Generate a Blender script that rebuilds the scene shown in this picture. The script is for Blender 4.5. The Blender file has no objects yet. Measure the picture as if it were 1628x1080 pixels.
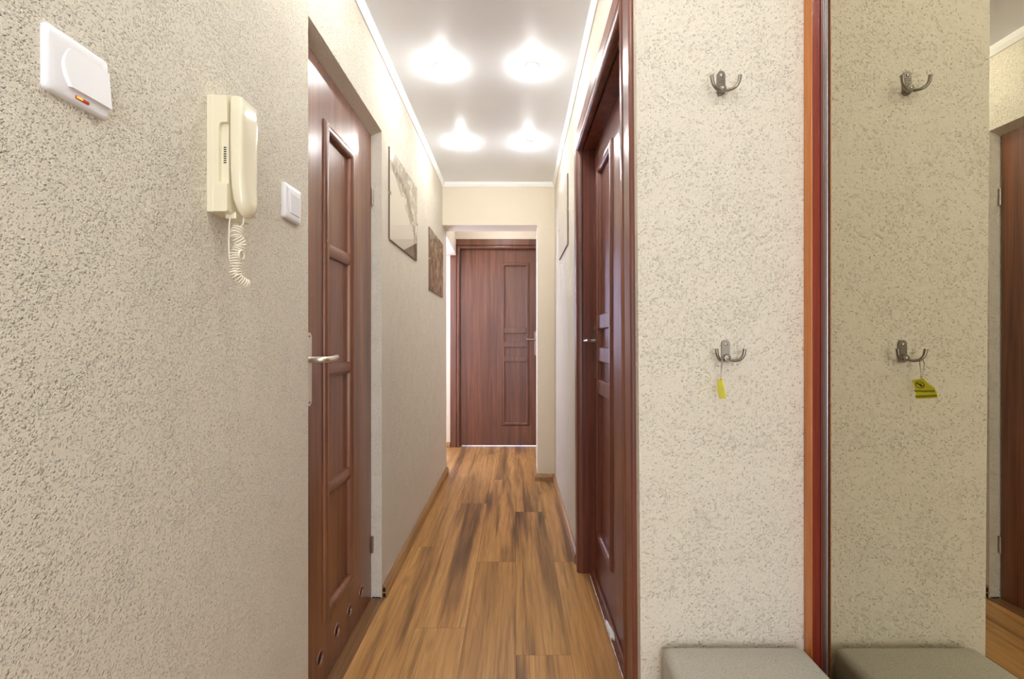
import bpy, bmesh, math, random
from mathutils import Vector, Matrix
random.seed(7)
PI = math.pi
S = bpy.context.scene
COL = S.collection

# ------------------------------------------------------------------ camera, world, large lights, exposure
CZ = 1.09                      # camera height
F = 730.0                      # focal length in pixels of the 1628 px wide frame
cam = bpy.data.cameras.new('camera'); cam_o = bpy.data.objects.new('camera', cam); COL.objects.link(cam_o)
cam.sensor_width = 36; cam.lens = 36 * F / 1628
cam.shift_x = -4 / 1628; cam.shift_y = 1 / 1628
cam.clip_start = 0.02
cam_o.location = (0, 0, CZ); cam_o.rotation_euler = (PI / 2, 0, 0)
S.camera = cam_o

W = bpy.data.worlds.new('world'); S.world = W; W.use_nodes = True
W.node_tree.nodes['Background'].inputs[0].default_value = (0.62, 0.72, 1.0, 1)
W.node_tree.nodes['Background'].inputs[1].default_value = 0.8

def area(name, loc, rot, sx, sy, power, color):
    l = bpy.data.lights.new(name, 'AREA'); l.shape = 'RECTANGLE'; l.size = sx; l.size_y = sy
    l.energy = power; l.color = color
    o = bpy.data.objects.new(name, l); COL.objects.link(o); o.location = loc; o.rotation_euler = rot
    return o
# daylight: outside the window of the side passage, and in the room behind the far door
area('daylight_side_window', (-2.25, 4.25, 1.55), (0, -PI / 2, 0), 1.3, 0.8, 18, (0.62, 0.67, 1.0))
area('daylight_passage_window', (-1.25, 5.0, 1.45), (-PI / 2, 0, 0), 1.1, 1.4, 50, (0.60, 0.66, 1.0))
area('daylight_far_room', (0.0, 6.4, 1.3), (-PI / 2, 0, 0), 1.4, 1.4, 60, (0.8, 0.86, 1.0))
area('fill_behind_camera', (0.42, -2.3, 1.25), (PI / 2, 0, 0.30), 1.1, 1.9, 21, (0.96, 0.98, 1.0))  # unseen fill light added behind the camera to brighten the near walls
LAMP = 235.0                   # emission strength of the ceiling spot bulbs

S.view_settings.view_transform = 'Standard'; S.view_settings.look = 'None'
S.view_settings.exposure = 1.2; S.view_settings.gamma = 1.0
S.view_settings.use_curve_mapping = False
S.cycles.use_adaptive_sampling = True; S.cycles.adaptive_threshold = 0.02
S.cycles.max_bounces = 9; S.cycles.diffuse_bounces = 6; S.cycles.glossy_bounces = 4; S.cycles.use_denoising = True
S.cycles.caustics_reflective = True; S.cycles.blur_glossy = 0.6; S.cycles.caustics_refractive = False; S.cycles.sample_clamp_indirect = 6.0

HC = 2.315                     # ceiling height
XL = -0.56                     # left wall plane
YN, YE, YE2, YF = 1.11, 3.568, 3.77, 4.675   # niche wall, header front / back, far wall
XM = 0.7215                    # mirror plane
LEFT_LEAF = -0.6025; RIGHT_LEAF = 0.375; FAR_LEAF = 4.705

def xr(y, z):                  # right wall plane: slightly out of plumb near the corner
    t = (y - YN) / (YE - YN)
    return (1 - t) * (0.2995 - 0.007 * (z - CZ)) + t * 0.3128

# ------------------------------------------------------------------ mesh helpers
def lin(c):
    c = c / 255
    return c / 12.92 if c <= 0.04045 else ((c + 0.055) / 1.055) ** 2.4
def rgb(r, g, b): return (lin(r), lin(g), lin(b), 1)

def props(o, label=None, cat=None, group=None, kind=None):
    if label: o['label'] = label
    if cat: o['category'] = cat
    if group: o['group'] = group
    if kind: o['kind'] = kind
    return o

ROOT = {}
def empty(name, loc, label=None, cat=None, group=None, kind=None):
    o = bpy.data.objects.new(name, None); COL.objects.link(o); o.location = loc
    o.empty_display_size = 0.05
    ROOT[o.name] = Vector(loc)
    return props(o, label, cat, group, kind)

def link(name, bm, mat, parent=None, smooth=False, recalc=True, origin=None):
    """one mesh object out of a bmesh given in world coordinates"""
    if recalc: bmesh.ops.recalc_face_normals(bm, faces=bm.faces)
    if parent is not None:
        org = ROOT[parent.name]
    else:
        if origin is None:
            xs = [v.co for v in bm.verts]
            mn = [min(v[i] for v in xs) for i in range(3)]; mx = [max(v[i] for v in xs) for i in range(3)]
            origin = ((mn[0] + mx[0]) / 2, (mn[1] + mx[1]) / 2, mn[2])
        org = Vector(origin)
    bmesh.ops.translate(bm, verts=bm.verts, vec=-org)
    me = bpy.data.meshes.new(name); bm.to_mesh(me); bm.free()
    for m in (mat if isinstance(mat, (list, tuple)) else [mat]): me.materials.append(m)
    if smooth:
        for p in me.polygons: p.use_smooth = True
        if smooth != 'all':
            me.set_sharp_from_angle(angle=math.radians(40))
    o = bpy.data.objects.new(name, me); COL.objects.link(o)
    if parent is not None:
        o.parent = parent
        ROOT[o.name] = org
    else:
        o.location = org; ROOT[o.name] = org
    return o

def box(bm, x0, x1, y0, y1, z0, z1, f=None, bevel=0, seg=2):
    vs = [bm.verts.new((x, y, z)) for x in (x0, x1) for y in (y0, y1) for z in (z0, z1)]
    q = [(0, 1, 3, 2), (4, 6, 7, 5), (0, 4, 5, 1), (2, 3, 7, 6), (0, 2, 6, 4), (1, 5, 7, 3)]
    fs = [bm.faces.new([vs[i] for i in k]) for k in q]
    if bevel:
        es = list({e for fa in fs for e in fa.edges})
        r = bmesh.ops.bevel(bm, geom=es, offset=bevel, segments=seg, profile=0.5, affect='EDGES')
        vs = list({v for fa in r['faces'] for v in fa.verts} | {v for v in vs if v.is_valid})
    if f:
        for v in vs: v.co = Vector(f(*v.co))
    return vs

def boxes(name, mat, parent, items, bevel=0, f=None, seg=2, smooth=False):
    bm = bmesh.new()
    for it in items: box(bm, *it, bevel=bevel, f=f, seg=seg)
    return link(name, bm, mat, parent, smooth=smooth)

def lathe(bm, prof, c, axis='Z', n=24):
    """prof: list of (radius, offset along axis)"""
    c = Vector(c); rings = []
    for r, h in prof:
        ring = []
        for k in range(n):
            a = 2 * PI * k / n; p = (r * math.cos(a), r * math.sin(a))
            d = {'Z': (p[0], p[1], h), 'X': (h, p[0], p[1]), 'Y': (p[0], h, p[1])}[axis]
            ring.append(bm.verts.new(c + Vector(d)))
        rings.append(ring)
    for a, b in zip(rings, rings[1:]):
        for k in range(n): bm.faces.new((a[k], a[(k + 1) % n], b[(k + 1) % n], b[k]))
    for ring in (rings[0], rings[-1]):
        try: bm.faces.new(ring)
        except ValueError: pass

def tube(bm, pts, r, n=10, closed=False):
    pts = [Vector(p) for p in pts]
    rs = r if isinstance(r, (list, tuple)) else [r] * len(pts)
    nrm = None; rings = []
    for i, p in enumerate(pts):
        t = (pts[min(i + 1, len(pts) - 1)] - pts[max(i - 1, 0)]).normalized()
        if nrm is None:
            nrm = t.orthogonal().normalized()
        else:
            nrm = (nrm - t * nrm.dot(t))
            nrm = nrm.normalized() if nrm.length > 1e-6 else t.orthogonal().normalized()
        b = t.cross(nrm)
        rings.append([bm.verts.new(p + (nrm * math.cos(2 * PI * k / n) + b * math.sin(2 * PI * k / n)) * rs[i]) for k in range(n)])
    for a, b in zip(rings, rings[1:]):
        for k in range(n): bm.faces.new((a[k], a[(k + 1) % n], b[(k + 1) % n], b[k]))
    bm.faces.new(rings[0]); bm.faces.new(rings[-1])

def spline(P, n=8):
    P = [Vector(p) for p in P]; out = []
    for i in range(len(P) - 1):
        p0 = P[max(i - 1, 0)]; p1 = P[i]; p2 = P[i + 1]; p3 = P[min(i + 2, len(P) - 1)]
        for k in range(n):
            t = k / n
            out.append(0.5 * ((2 * p1) + (p2 - p0) * t + (2 * p0 - 5 * p1 + 4 * p2 - p3) * t * t + (3 * p1 - p0 - 3 * p2 + p3) * t ** 3))
    out.append(P[-1]); return out

def sweep_frame(bm, prof, u0, u1, z0, z1, T, closed):
    """profile (outward offset, height) swept round a rectangle; open = two legs and a head (door casing)"""
    rings = []
    for o, v in prof:
        if closed: pts = [(u0 - o, z0 - o), (u0 - o, z1 + o), (u1 + o, z1 + o), (u1 + o, z0 - o)]
        else: pts = [(u0 - o, z0), (u0 - o, z1 + o), (u1 + o, z1 + o), (u1 + o, z0)]
        rings.append([bm.verts.new(T(u, v, z)) for u, z in pts])
    m = len(prof)
    for i in range(m):
        a = rings[i]; b = rings[(i + 1) % m]
        for k in range(4 if closed else 3):
            l = (k + 1) % 4
            bm.faces.new((a[k], a[l], b[l], b[k]))
    if not closed:
        bm.faces.new([r[0] for r in rings]); bm.faces.new([r[3] for r in rings])

def plate_with_holes(bm, outer, holes, thick, T):
    """flat board (u,z) with holes, front at v=0, back at v=-thick"""
    cu = bpy.data.curves.new('tmp', 'CURVE'); cu.dimensions = '2D'; cu.fill_mode = 'BOTH'; cu.extrude = thick / 2
    for loop in [outer] + holes:
        sp = cu.splines.new('POLY'); sp.points.add(len(loop) - 1); sp.use_cyclic_u = True
        for p, q in zip(sp.points, loop): p.co = (q[0], q[1], 0, 1)
    o = bpy.data.objects.new('tmp', cu); COL.objects.link(o)
    bpy.context.view_layer.update()
    me = bpy.data.meshes.new_from_object(o.evaluated_get(bpy.context.evaluated_depsgraph_get()))
    bpy.data.objects.remove(o); bpy.data.curves.remove(cu)
    tmp = bmesh.new(); tmp.from_mesh(me); bpy.data.meshes.remove(me)
    bmesh.ops.remove_doubles(tmp, verts=tmp.verts, dist=1e-6)
    mp = {v: bm.verts.new(T(v.co.x, v.co.z - thick / 2, v.co.y)) for v in tmp.verts}
    for f in tmp.faces:
        try: bm.faces.new([mp[v] for v in f.verts])
        except ValueError: pass
    tmp.free()

def circ(u, z, r, n=28): return [(u + r * math.cos(2 * PI * k / n), z + r * math.sin(2 * PI * k / n)) for k in range(n)]
def rect(u0, u1, z0, z1): return [(u0, z0), (u1, z0), (u1, z1), (u0, z1)]

# ------------------------------------------------------------------ materials
def newmat(name):
    m = bpy.data.materials.new(name); m.use_nodes = True
    nt = m.node_tree; p = nt.nodes['Principled BSDF']
    return m, nt, p
def N(nt, t, **kw):
    n = nt.nodes.new(t)
    for k, v in kw.items():
        if k.startswith('i_'): n.inputs[k[2:].replace('_', ' ')].default_value = v
        else: setattr(n, k, v)
    return n
def simple(name, col, rough=0.5, metal=0.0, coat=0.0, spec=0.5):
    m, nt, p = newmat(name)
    p.inputs['Base Color'].default_value = col; p.inputs['Roughness'].default_value = rough
    p.inputs['Metallic'].default_value = metal; p.inputs['Coat Weight'].default_value = coat
    p.inputs['Specular IOR Level'].default_value = spec
    return m
def ramp(nt, stops):
    r = nt.nodes.new('ShaderNodeValToRGB')
    e = r.color_ramp.elements
    while len(e) < len(stops): e.new(0.5)
    for k, (pos, c) in enumerate(stops):
        e[k].position = pos; e[k].color = c if isinstance(c, tuple) else (c, c, c, 1)
    return r
def coords(nt, scale=(1, 1, 1), kind='pos'):
    """world-position coordinates (setting and fixed fittings stay where they are built)"""
    g = nt.nodes.new('ShaderNodeNewGeometry'); mp = nt.nodes.new('ShaderNodeMapping')
    mp.inputs['Scale'].default_value = scale
    nt.links.new(g.outputs['Position'], mp.inputs['Vector'])
    return mp.outputs['Vector']

def stucco(name, col, col2, grain=1.0, amt=1.0, dens=-0.25, pit_shade=0.5):
    """sprayed plaster: separate irregular grains on a fine sandy ground"""
    m, nt, p = newmat(name); L = nt.links.new
    v = coords(nt)
    warp = N(nt, 'ShaderNodeTexNoise', i_Scale=240 * grain, i_Detail=1.0)
    L(v, warp.inputs['Vector'])
    mix = N(nt, 'ShaderNodeMix', data_type='VECTOR'); mix.inputs['Factor'].default_value = 0.0035 / grain
    L(v, mix.inputs[4]); L(warp.outputs['Color'], mix.inputs[5])
    big = N(nt, 'ShaderNodeTexNoise', i_Scale=14.0, i_Detail=3.0); L(v, big.inputs['Vector'])
    def mth(op, a, b, c=None, clamp=False):
        n = N(nt, 'ShaderNodeMath', operation=op, use_clamp=clamp)
        for i, q in enumerate((a, b, c)):
            if q is None: continue
            if isinstance(q, (int, float)): n.inputs[i].default_value = q
            else: L(q, n.inputs[i])
        return n.outputs[0]
    h = None
    for sc, amp in ((150 * grain, 1.0), (270 * grain, 0.6)):
        vo = N(nt, 'ShaderNodeTexVoronoi', feature='F1', i_Scale=sc); L(mix.outputs[1], vo.inputs['Vector'])
        sp = N(nt, 'ShaderNodeSeparateColor'); L(vo.outputs['Color'], sp.inputs[0])
        rad = mth('MULTIPLY_ADD', sp.outputs[0], 0.62, mth('MULTIPLY_ADD', big.outputs['Fac'], 0.5, dens))
        g = mth('MULTIPLY', mth('SUBTRACT', rad, vo.outputs['Distance']), 2.6, clamp=True)
        g = mth('MULTIPLY', g, amp)
        h = g if h is None else mth('MAXIMUM', h, g)
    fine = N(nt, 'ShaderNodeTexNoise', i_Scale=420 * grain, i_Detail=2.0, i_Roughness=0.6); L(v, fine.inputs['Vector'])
    hh = mth('MULTIPLY_ADD', fine.outputs['Fac'], 0.45, h)
    bp = N(nt, 'ShaderNodeBump', i_Strength=1.0, i_Distance=0.0026 * amt)
    L(hh, bp.inputs['Height']); L(bp.outputs['Normal'], p.inputs['Normal'])
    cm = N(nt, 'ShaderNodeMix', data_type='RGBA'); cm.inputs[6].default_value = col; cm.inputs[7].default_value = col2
    r4 = ramp(nt, [(0.30, pit_shade), (0.42, 0.0)]); L(fine.outputs['Fac'], r4.inputs['Fac'])  # shade of the pits put into the colour as a darker tone
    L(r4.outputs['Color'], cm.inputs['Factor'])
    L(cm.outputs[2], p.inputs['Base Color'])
    p.inputs['Roughness'].default_value = 0.9; p.inputs['Specular IOR Level'].default_value = 0.25
    return m

def veneer(name, c1, c2, c3, axis='Z', rough=0.32, scale=1.0, spec=0.5, coat=0.25):
    """satin wood foil with fine grain along an axis"""
    m, nt, p = newmat(name); L = nt.links.new
    long, across = 1.1 * scale, 26.0 * scale
    sc = {'Z': (across, across, long), 'Y': (across, long, across), 'X': (long, across, across)}[axis]
    v = coords(nt, sc)
    n1 = N(nt, 'ShaderNodeTexNoise', i_Scale=1.0, i_Detail=5.0, i_Roughness=0.62, i_Distortion=0.4); L(v, n1.inputs['Vector'])
    v2 = coords(nt, tuple(s * (7.0 if s > 5 else 2.5) for s in sc))
    n2 = N(nt, 'ShaderNodeTexNoise', i_Scale=1.0, i_Detail=3.0, i_Roughness=0.7); L(v2, n2.inputs['Vector'])
    r1 = ramp(nt, [(0.28, c3), (0.5, c1), (0.72, c2)]); L(n1.outputs['Fac'], r1.inputs['Fac'])
    r2 = ramp(nt, [(0.35, 0.62), (0.6, 1.0)]); L(n2.outputs['Fac'], r2.inputs['Fac'])
    mx = N(nt, 'ShaderNodeMix', data_type='RGBA', blend_type='MULTIPLY'); mx.inputs['Factor'].default_value = 0.8
    L(r1.outputs['Color'], mx.inputs[6]); L(r2.outputs['Color'], mx.inputs[7])
    L(mx.outputs[2], p.inputs['Base Color'])
    p.inputs['Roughness'].default_value = rough; p.inputs['Specular IOR Level'].default_value = spec
    p.inputs['Coat Weight'].default_value = coat; p.inputs['Coat Roughness'].default_value = 0.22
    bp = N(nt, 'ShaderNodeBump', i_Strength=0.15, i_Distance=0.0005); L(n2.outputs['Fac'], bp.inputs['Height'])
    L(bp.outputs['Normal'], p.inputs['Normal'])
    return m

def oak_floor(name):
    m, nt, p = newmat(name); L = nt.links.new
    g = nt.nodes.new('ShaderNodeNewGeometry')
    at = N(nt, 'ShaderNodeAttribute', attribute_name='plank')
    off = N(nt, 'ShaderNodeVectorMath', operation='MULTIPLY_ADD')
    L(at.outputs['Color'], off.inputs[0]); off.inputs[1].default_value = (17, 31, 5); L(g.outputs['Position'], off.inputs[2])
    def mapped(s):
        mp = nt.nodes.new('ShaderNodeMapping'); mp.inputs['Scale'].default_value = s; L(off.outputs[0], mp.inputs['Vector']); return mp.outputs['Vector']
    # broad dark flames
    a = N(nt, 'ShaderNodeTexNoise', i_Scale=1.0, i_Detail=3.0, i_Roughness=0.55, i_Distortion=0.25); L(mapped((13, 0.75, 1)), a.inputs['Vector'])
    ra = ramp(nt, [(0.30, rgb(108, 80, 54)), (0.41, rgb(154, 113, 70)), (0.50, rgb(190, 141, 84)), (0.72, rgb(208, 160, 100))]); L(a.outputs['Fac'], ra.inputs['Fac'])
    # cathedral rings: distorted bands
    w = N(nt, 'ShaderNodeTexWave', wave_type='BANDS', bands_direction='X', i_Scale=9.0, i_Distortion=9.0, i_Detail=3.0)
    w.inputs['Detail Scale'].default_value = 1.2; L(mapped((1.0, 0.22, 1)), w.inputs['Vector'])
    rw = ramp(nt, [(0.0, 0.72), (0.35, 1.0)]); L(w.outputs['Fac'], rw.inputs['Fac'])
    # fine pores
    f = N(nt, 'ShaderNodeTexNoise', i_Scale=1.0, i_Detail=4.0, i_Roughness=0.7); L(mapped((170, 5, 1)), f.inputs['Vector'])
    rf = ramp(nt, [(0.34, 0.6), (0.55, 1.0)]); L(f.outputs['Fac'], rf.inputs['Fac'])
    # knots
    k = N(nt, 'ShaderNodeTexVoronoi', feature='F1', i_Scale=1.0); L(mapped((6.5, 2.4, 1)), k.inputs['Vector'])
    rk = ramp(nt, [(0.0, 0.35), (0.05, 0.55), (0.14, 1.0)]); L(k.outputs['Distance'], rk.inputs['Fac'])
    st = N(nt, 'ShaderNodeTexNoise', i_Scale=1.0, i_Detail=3.0, i_Roughness=0.6, i_Distortion=0.3); L(mapped((55, 1.6, 1)), st.inputs['Vector'])
    rs = ramp(nt, [(0.34, 0.55), (0.46, 1.0)]); L(st.outputs['Fac'], rs.inputs['Fac'])
    cur = ra.outputs['Color']
    for src, fac in ((rw, 0.4), (rf, 0.65), (rk, 0.6), (rs, 0.7)):
        mx = N(nt, 'ShaderNodeMix', data_type='RGBA', blend_type='MULTIPLY'); mx.inputs['Factor'].default_value = fac
        L(cur, mx.inputs[6]); L(src.outputs['Color'], mx.inputs[7]); cur = mx.outputs[2]
    sep = N(nt, 'ShaderNodeSeparateColor'); L(at.outputs['Color'], sep.inputs[0])
    mr = N(nt, 'ShaderNodeMapRange'); mr.inputs['To Min'].default_value = 0.88; mr.inputs['To Max'].default_value = 1.08
    L(sep.outputs[2], mr.inputs['Value'])
    mv = N(nt, 'ShaderNodeVectorMath', operation='SCALE'); L(cur, mv.inputs[0]); L(mr.outputs[0], mv.inputs['Scale'])
    L(mv.outputs[0], p.inputs['Base Color'])
    p.inputs['Roughness'].default_value = 0.34
    bp = N(nt, 'ShaderNodeBump', i_Strength=0.35, i_Distance=0.0006); L(f.outputs['Fac'], bp.inputs['Height']); L(bp.outputs['Normal'], p.inputs['Normal'])
    return m

M_stucco = stucco('stucco_cream', rgb(225, 217, 200), rgb(196, 184, 160), grain=1.35, amt=1.1, pit_shade=0.35)
M_stucco_niche = stucco('stucco_cream_sparse', rgb(225, 216, 199), rgb(200, 188, 166), grain=1.15, amt=1.05, dens=-0.33, pit_shade=0.15)
M_stucco_far = stucco('stucco_fine', rgb(228, 217, 197), rgb(212, 198, 174), grain=1.3, amt=0.35)
M_ceil = simple('ceiling_satin', rgb(240, 243, 248), 0.42, spec=0.5)
M_crown = simple('white_moulding', rgb(245, 244, 240), 0.6)
M_white = simple('white_plastic', rgb(240, 240, 242), 0.28, coat=0.2)
M_whitepaint = simple('white_gloss_paint', rgb(238, 238, 240), 0.5)
M_cream = simple('cream_plastic', rgb(232, 224, 196), 0.22, coat=0.3)
M_cord = simple('cream_cord', rgb(236, 228, 208), 0.4)
M_dark = simple('dark_gap', rgb(26, 20, 17), 0.9)
M_wood = veneer('walnut_foil', rgb(128, 79, 53), rgb(148, 96, 64), rgb(102, 59, 39))
M_woodx = veneer('walnut_foil_across', rgb(124, 74, 52), rgb(144, 90, 64), rgb(98, 56, 40), axis='Y')
M_wood_dark = veneer('mahogany_foil', rgb(118, 64, 48), rgb(138, 78, 54), rgb(90, 46, 36), rough=0.34, coat=0.3)
M_wood_far = veneer('walnut_foil_far', rgb(112, 70, 52), rgb(132, 86, 62), rgb(88, 54, 42), rough=0.36, coat=0.15)
M_orange = veneer('orange_edge_band', rgb(200, 114, 30), rgb(216, 132, 40), rgb(178, 94, 24), rough=0.25, coat=0.5)
M_red = veneer('cherry_panel', rgb(140, 50, 28), rgb(156, 62, 34), rgb(120, 38, 24), rough=0.35)
M_base = veneer('oak_skirting', rgb(170, 128, 78), rgb(190, 150, 98), rgb(132, 94, 56), axis='Y', rough=0.4)
M_thresh = veneer('oak_threshold', rgb(128, 90, 54), rgb(150, 110, 70), rgb(62, 44, 28), axis='Y', rough=0.4, scale=0.6)
M_floor = oak_floor('oak_laminate')
M_steel = simple('satin_nickel', rgb(176, 168, 158), 0.3, metal=1.0)
M_hook = simple('brushed_hook_metal', rgb(150, 142, 132), 0.34, metal=1.0)
M_handle = simple('satin_champagne_metal', rgb(226, 218, 204), 0.3, metal=0.85)
M_alu = simple('aluminium', rgb(196, 198, 200), 0.3, metal=0.9)
M_rubber = simple('rubber_seal', rgb(34, 30, 28), 0.6)
M_mirror = simple('bronze_mirror', (0.62, 0.585, 0.46, 1), 0.0, metal=1.0)
M_glass, nt, p = newmat('clip_frame_glass')
nt.nodes.remove(p)
tr = N(nt, 'ShaderNodeBsdfTransparent'); gl = N(nt, 'ShaderNodeBsdfGlossy', i_Roughness=0.02); lw = N(nt, 'ShaderNodeLayerWeight'); lw.inputs['Blend'].default_value = 0.5
pw_ = N(nt, 'ShaderNodeMath', operation='POWER'); nt.links.new(lw.outputs['Facing'], pw_.inputs[0]); pw_.inputs[1].default_value = 4.5
ml_ = N(nt, 'ShaderNodeMath', operation='MULTIPLY_ADD'); nt.links.new(pw_.outputs[0], ml_.inputs[0]); ml_.inputs[1].default_value = 0.22; ml_.inputs[2].default_value = 0.03
mx = N(nt, 'ShaderNodeMixShader'); nt.links.new(ml_.outputs[0], mx.inputs[0]); nt.links.new(tr.outputs[0], mx.inputs[1]); nt.links.new(gl.outputs[0], mx.inputs[2])
nt.links.new(mx.outputs[0], nt.nodes['Material Output'].inputs[0])
def emis(name, col, s):
    m, nt, p = newmat(name)
    p.inputs['Emission Color'].default_value = col; p.inputs['Emission Strength'].default_value = s; p.inputs['Base Color'].default_value = col
    return m
M_bulb = emis('spot_bulb', (0.98, 0.99, 0.975, 1), LAMP)
M_neon = emis('switch_neon', rgb(255, 120, 40), 1.6)
M_neon_red = simple('switch_neon_lens', rgb(190, 50, 28), 0.3)

M_fabric, nt, p = newmat('grey_woven_fabric')
v = coords(nt)
w1 = N(nt, 'ShaderNodeTexNoise', i_Scale=1100.0, i_Detail=2.0); nt.links.new(coords(nt, (1, 0.25, 1)), w1.inputs['Vector'])
w2 = N(nt, 'ShaderNodeTexNoise', i_Scale=1100.0, i_Detail=2.0); nt.links.new(coords(nt, (0.25, 1, 1)), w2.inputs['Vector'])
ad = N(nt, 'ShaderNodeMath', operation='ADD'); nt.links.new(w1.outputs[0], ad.inputs[0]); nt.links.new(w2.outputs[0], ad.inputs[1])
rr = ramp(nt, [(0.8, rgb(150, 145, 132)), (1.15, rgb(186, 182, 168))]); nt.links.new(ad.outputs[0], rr.inputs[0]); nt.links.new(rr.outputs[0], p.inputs['Base Color'])
bp = N(nt, 'ShaderNodeBump', i_Strength=0.4, i_Distance=0.0008); nt.links.new(ad.outputs[0], bp.inputs['Height']); nt.links.new(bp.outputs[0], p.inputs['Normal'])
p.inputs['Roughness'].default_value = 0.95; p.inputs['Specular IOR Level'].default_value = 0.15
p.inputs['Sheen Weight'].default_value = 0.2

# ------------------------------------------------------------------ floor
def make_floor():
    bm = bmesh.new(); cl = bm.loops.layers.float_color.new('plank')
    L0, G = 1.325, 0.0004
    joints = {-2: 2.419, -1: 1.738, 0: 2.257, 1: 1.588, 2: 2.257}
    rr = random.Random(3)
    X0, X1, Y0, Y1 = -2.0, 1.35, -1.6, 6.3
    for k in range(-11, 9):
        a = 0.005 + 0.19 * (k - 1); b = a + 0.19
        if b < X0 or a > X1: continue
        j = joints.get(k, rr.uniform(0, L0))
        y = j - math.ceil((j - Y0) / L0) * L0
        while y < Y1:
            ya, yb = max(y, Y0), min(y + L0, Y1)
            if yb > ya + 0.01:
                c = (rr.random(), rr.random(), rr.random(), 1)
                f = bm.faces.new([bm.verts.new(q) for q in ((a + G, ya + G, 0), (b - G, ya + G, 0), (b - G, yb - G, 0), (a + G, yb - G, 0))])
                for l in f.loops: l[cl] = c
            y += L0
    n = len(bm.faces)
    fs = set(bm.faces)
    box(bm, -2.05, 1.4, -1.7, 6.35, -0.05, -0.0012)
    for f in bm.faces:
        if f not in fs: f.material_index = 1
    return link('floor', bm, [M_floor, M_dark], recalc=True, origin=(0, 1.5, 0))
props(make_floor(), 'warm oak laminate plank floor running down the hallway', 'floor', kind='structure')

# ------------------------------------------------------------------ walls and ceiling
OPL = (1.246, 1.937, CZ + 0.882)        # left door opening y0, y1, top
bm = bmesh.new()
box(bm, XL - 0.12, XL, -1.6, OPL[0], 0, HC)
vs = box(bm, XL - 0.12, XL, OPL[0], OPL[1], OPL[2], HC)
for v in vs:
    if abs(v.co.z - OPL[2]) < 1e-5 and v.co.x < XL - 0.05: v.co.z -= 0.055
box(bm, XL - 0.12, XL, OPL[1], YE2, 0, HC)
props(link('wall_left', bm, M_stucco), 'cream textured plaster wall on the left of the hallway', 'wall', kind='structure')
bm = bmesh.new()
vs = box(bm, XL - 0.12, XL, YE2, YF, CZ + 0.862, HC)
for v in vs:
    if v.co.y > YF - 0.01: v.co.x -= 0.035
props(link('wall_left_header', bm, M_stucco_far), 'plaster strip above the open passage left of the far door', 'wall', kind='structure')

OPR = (1.237, 2.145, CZ + 0.885)        # right door: inner faces of the frame, head underside
F_R = lambda x, y, z: (x + xr(y, z), y, z)
bm = bmesh.new()
box(bm, 0, 0.13, 1.16, OPR[0] - 0.02, 0, HC, f=F_R)
box(bm, 0, 0.13, OPR[0] - 0.02, OPR[1] + 0.03, OPR[2] + 0.03, HC, f=F_R)
box(bm, 0, 0.13, OPR[1] + 0.03, YE2, 0, HC, f=F_R)
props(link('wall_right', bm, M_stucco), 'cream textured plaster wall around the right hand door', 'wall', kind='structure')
bm = bmesh.new()
vs = box(bm, 0.0, 1.4, YN, 1.16, 0, HC)
for v in vs:
    if v.co.x < 0.1: v.co.x = xr(v.co.y, v.co.z)
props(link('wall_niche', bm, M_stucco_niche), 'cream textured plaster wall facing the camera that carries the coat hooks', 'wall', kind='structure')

PX = 0.178                              # pier left edge
bm = bmesh.new()
box(bm, XL, 0.32, YE, YE2, CZ + 0.894, HC)
box(bm, PX, 0.32, YE, YE2, 0, CZ + 0.894)
props(link('wall_end', bm, M_stucco_far), 'plaster header and pier framing the end of the hallway', 'wall', kind='structure')
bm = bmesh.new()
FD = (-0.556, 0.30, 2.02)               # far door opening x0, x1, top
plate_with_holes(bm, rect(-2.0, FD[0] - 0.02, 0, HC), [rect(-1.75, -0.80, 0.85, 2.05)], 0.1, lambda u, v, z: (u, YF - v, z))
box(bm, FD[1] + 0.02, 1.4, YF, YF + 0.1, 0, HC)
box(bm, FD[0] - 0.02, FD[1] + 0.02, YF, YF + 0.1, FD[2] + 0.02, HC)
props(link('wall_far', bm, M_stucco_far), 'pale plaster wall around the far door', 'wall', kind='structure')
bm = bmesh.new()
box(bm, PX + 0.25, 0.53, YE2, YF, 0, HC)
props(link('wall_passage', bm, M_stucco_far), 'plaster wall right of the passage before the far door', 'wall', kind='structure')
bm = bmesh.new()
box(bm, -2.0, XL - 0.12, YE2 - 0.12, YE2, 0, HC)
props(link('wall_inner', bm, M_stucco_far), 'plaster partition of the side passage', 'wall', kind='structure')
# side passage wall with a window opening
bm = bmesh.new()
plate_with_holes(bm, rect(YE2 - 0.12, YF + 0.1, 0, HC), [rect(3.9, 4.6, 0.9, 2.1)], 0.1, lambda u, v, z: (-2.0 + v, u, z))
props(link('wall_side', bm, M_stucco_far), 'plaster wall of the side passage with the window', 'wall', kind='structure')
w = empty('window_1', (-2.05, 4.25, 0.9), 'white framed window lighting the side passage', 'window', kind='structure')
bm = bmesh.new(); sweep_frame(bm, [(0, -0.02), (0, 0.03), (-0.05, 0.03), (-0.05, -0.02)], 3.9, 4.6, 0.9, 2.1, lambda u, v, z: (-2.05 + v, u, z), True)
link('window_frame', bm, M_whitepaint, w)
boxes('window_glass', M_glass, w, [(-2.052, -2.048, 3.945, 4.555, 0.945, 2.055)])
w = empty('window_2', (-1.275, YF + 0.05, 0.85), 'white framed window beside the far door, out of the direct view', 'window', kind='structure')
bm = bmesh.new(); sweep_frame(bm, [(0, -0.02), (0, 0.03), (-0.05, 0.03), (-0.05, -0.02)], -1.75, -0.80, 0.85, 2.05, lambda u, v, z: (u, YF + 0.05 - v, z), True)
link('window_frame', bm, M_whitepaint, w)
boxes('window_glass', M_glass, w, [(-1.705, -0.845, YF + 0.048, YF + 0.052, 0.895, 2.005)])
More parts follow.
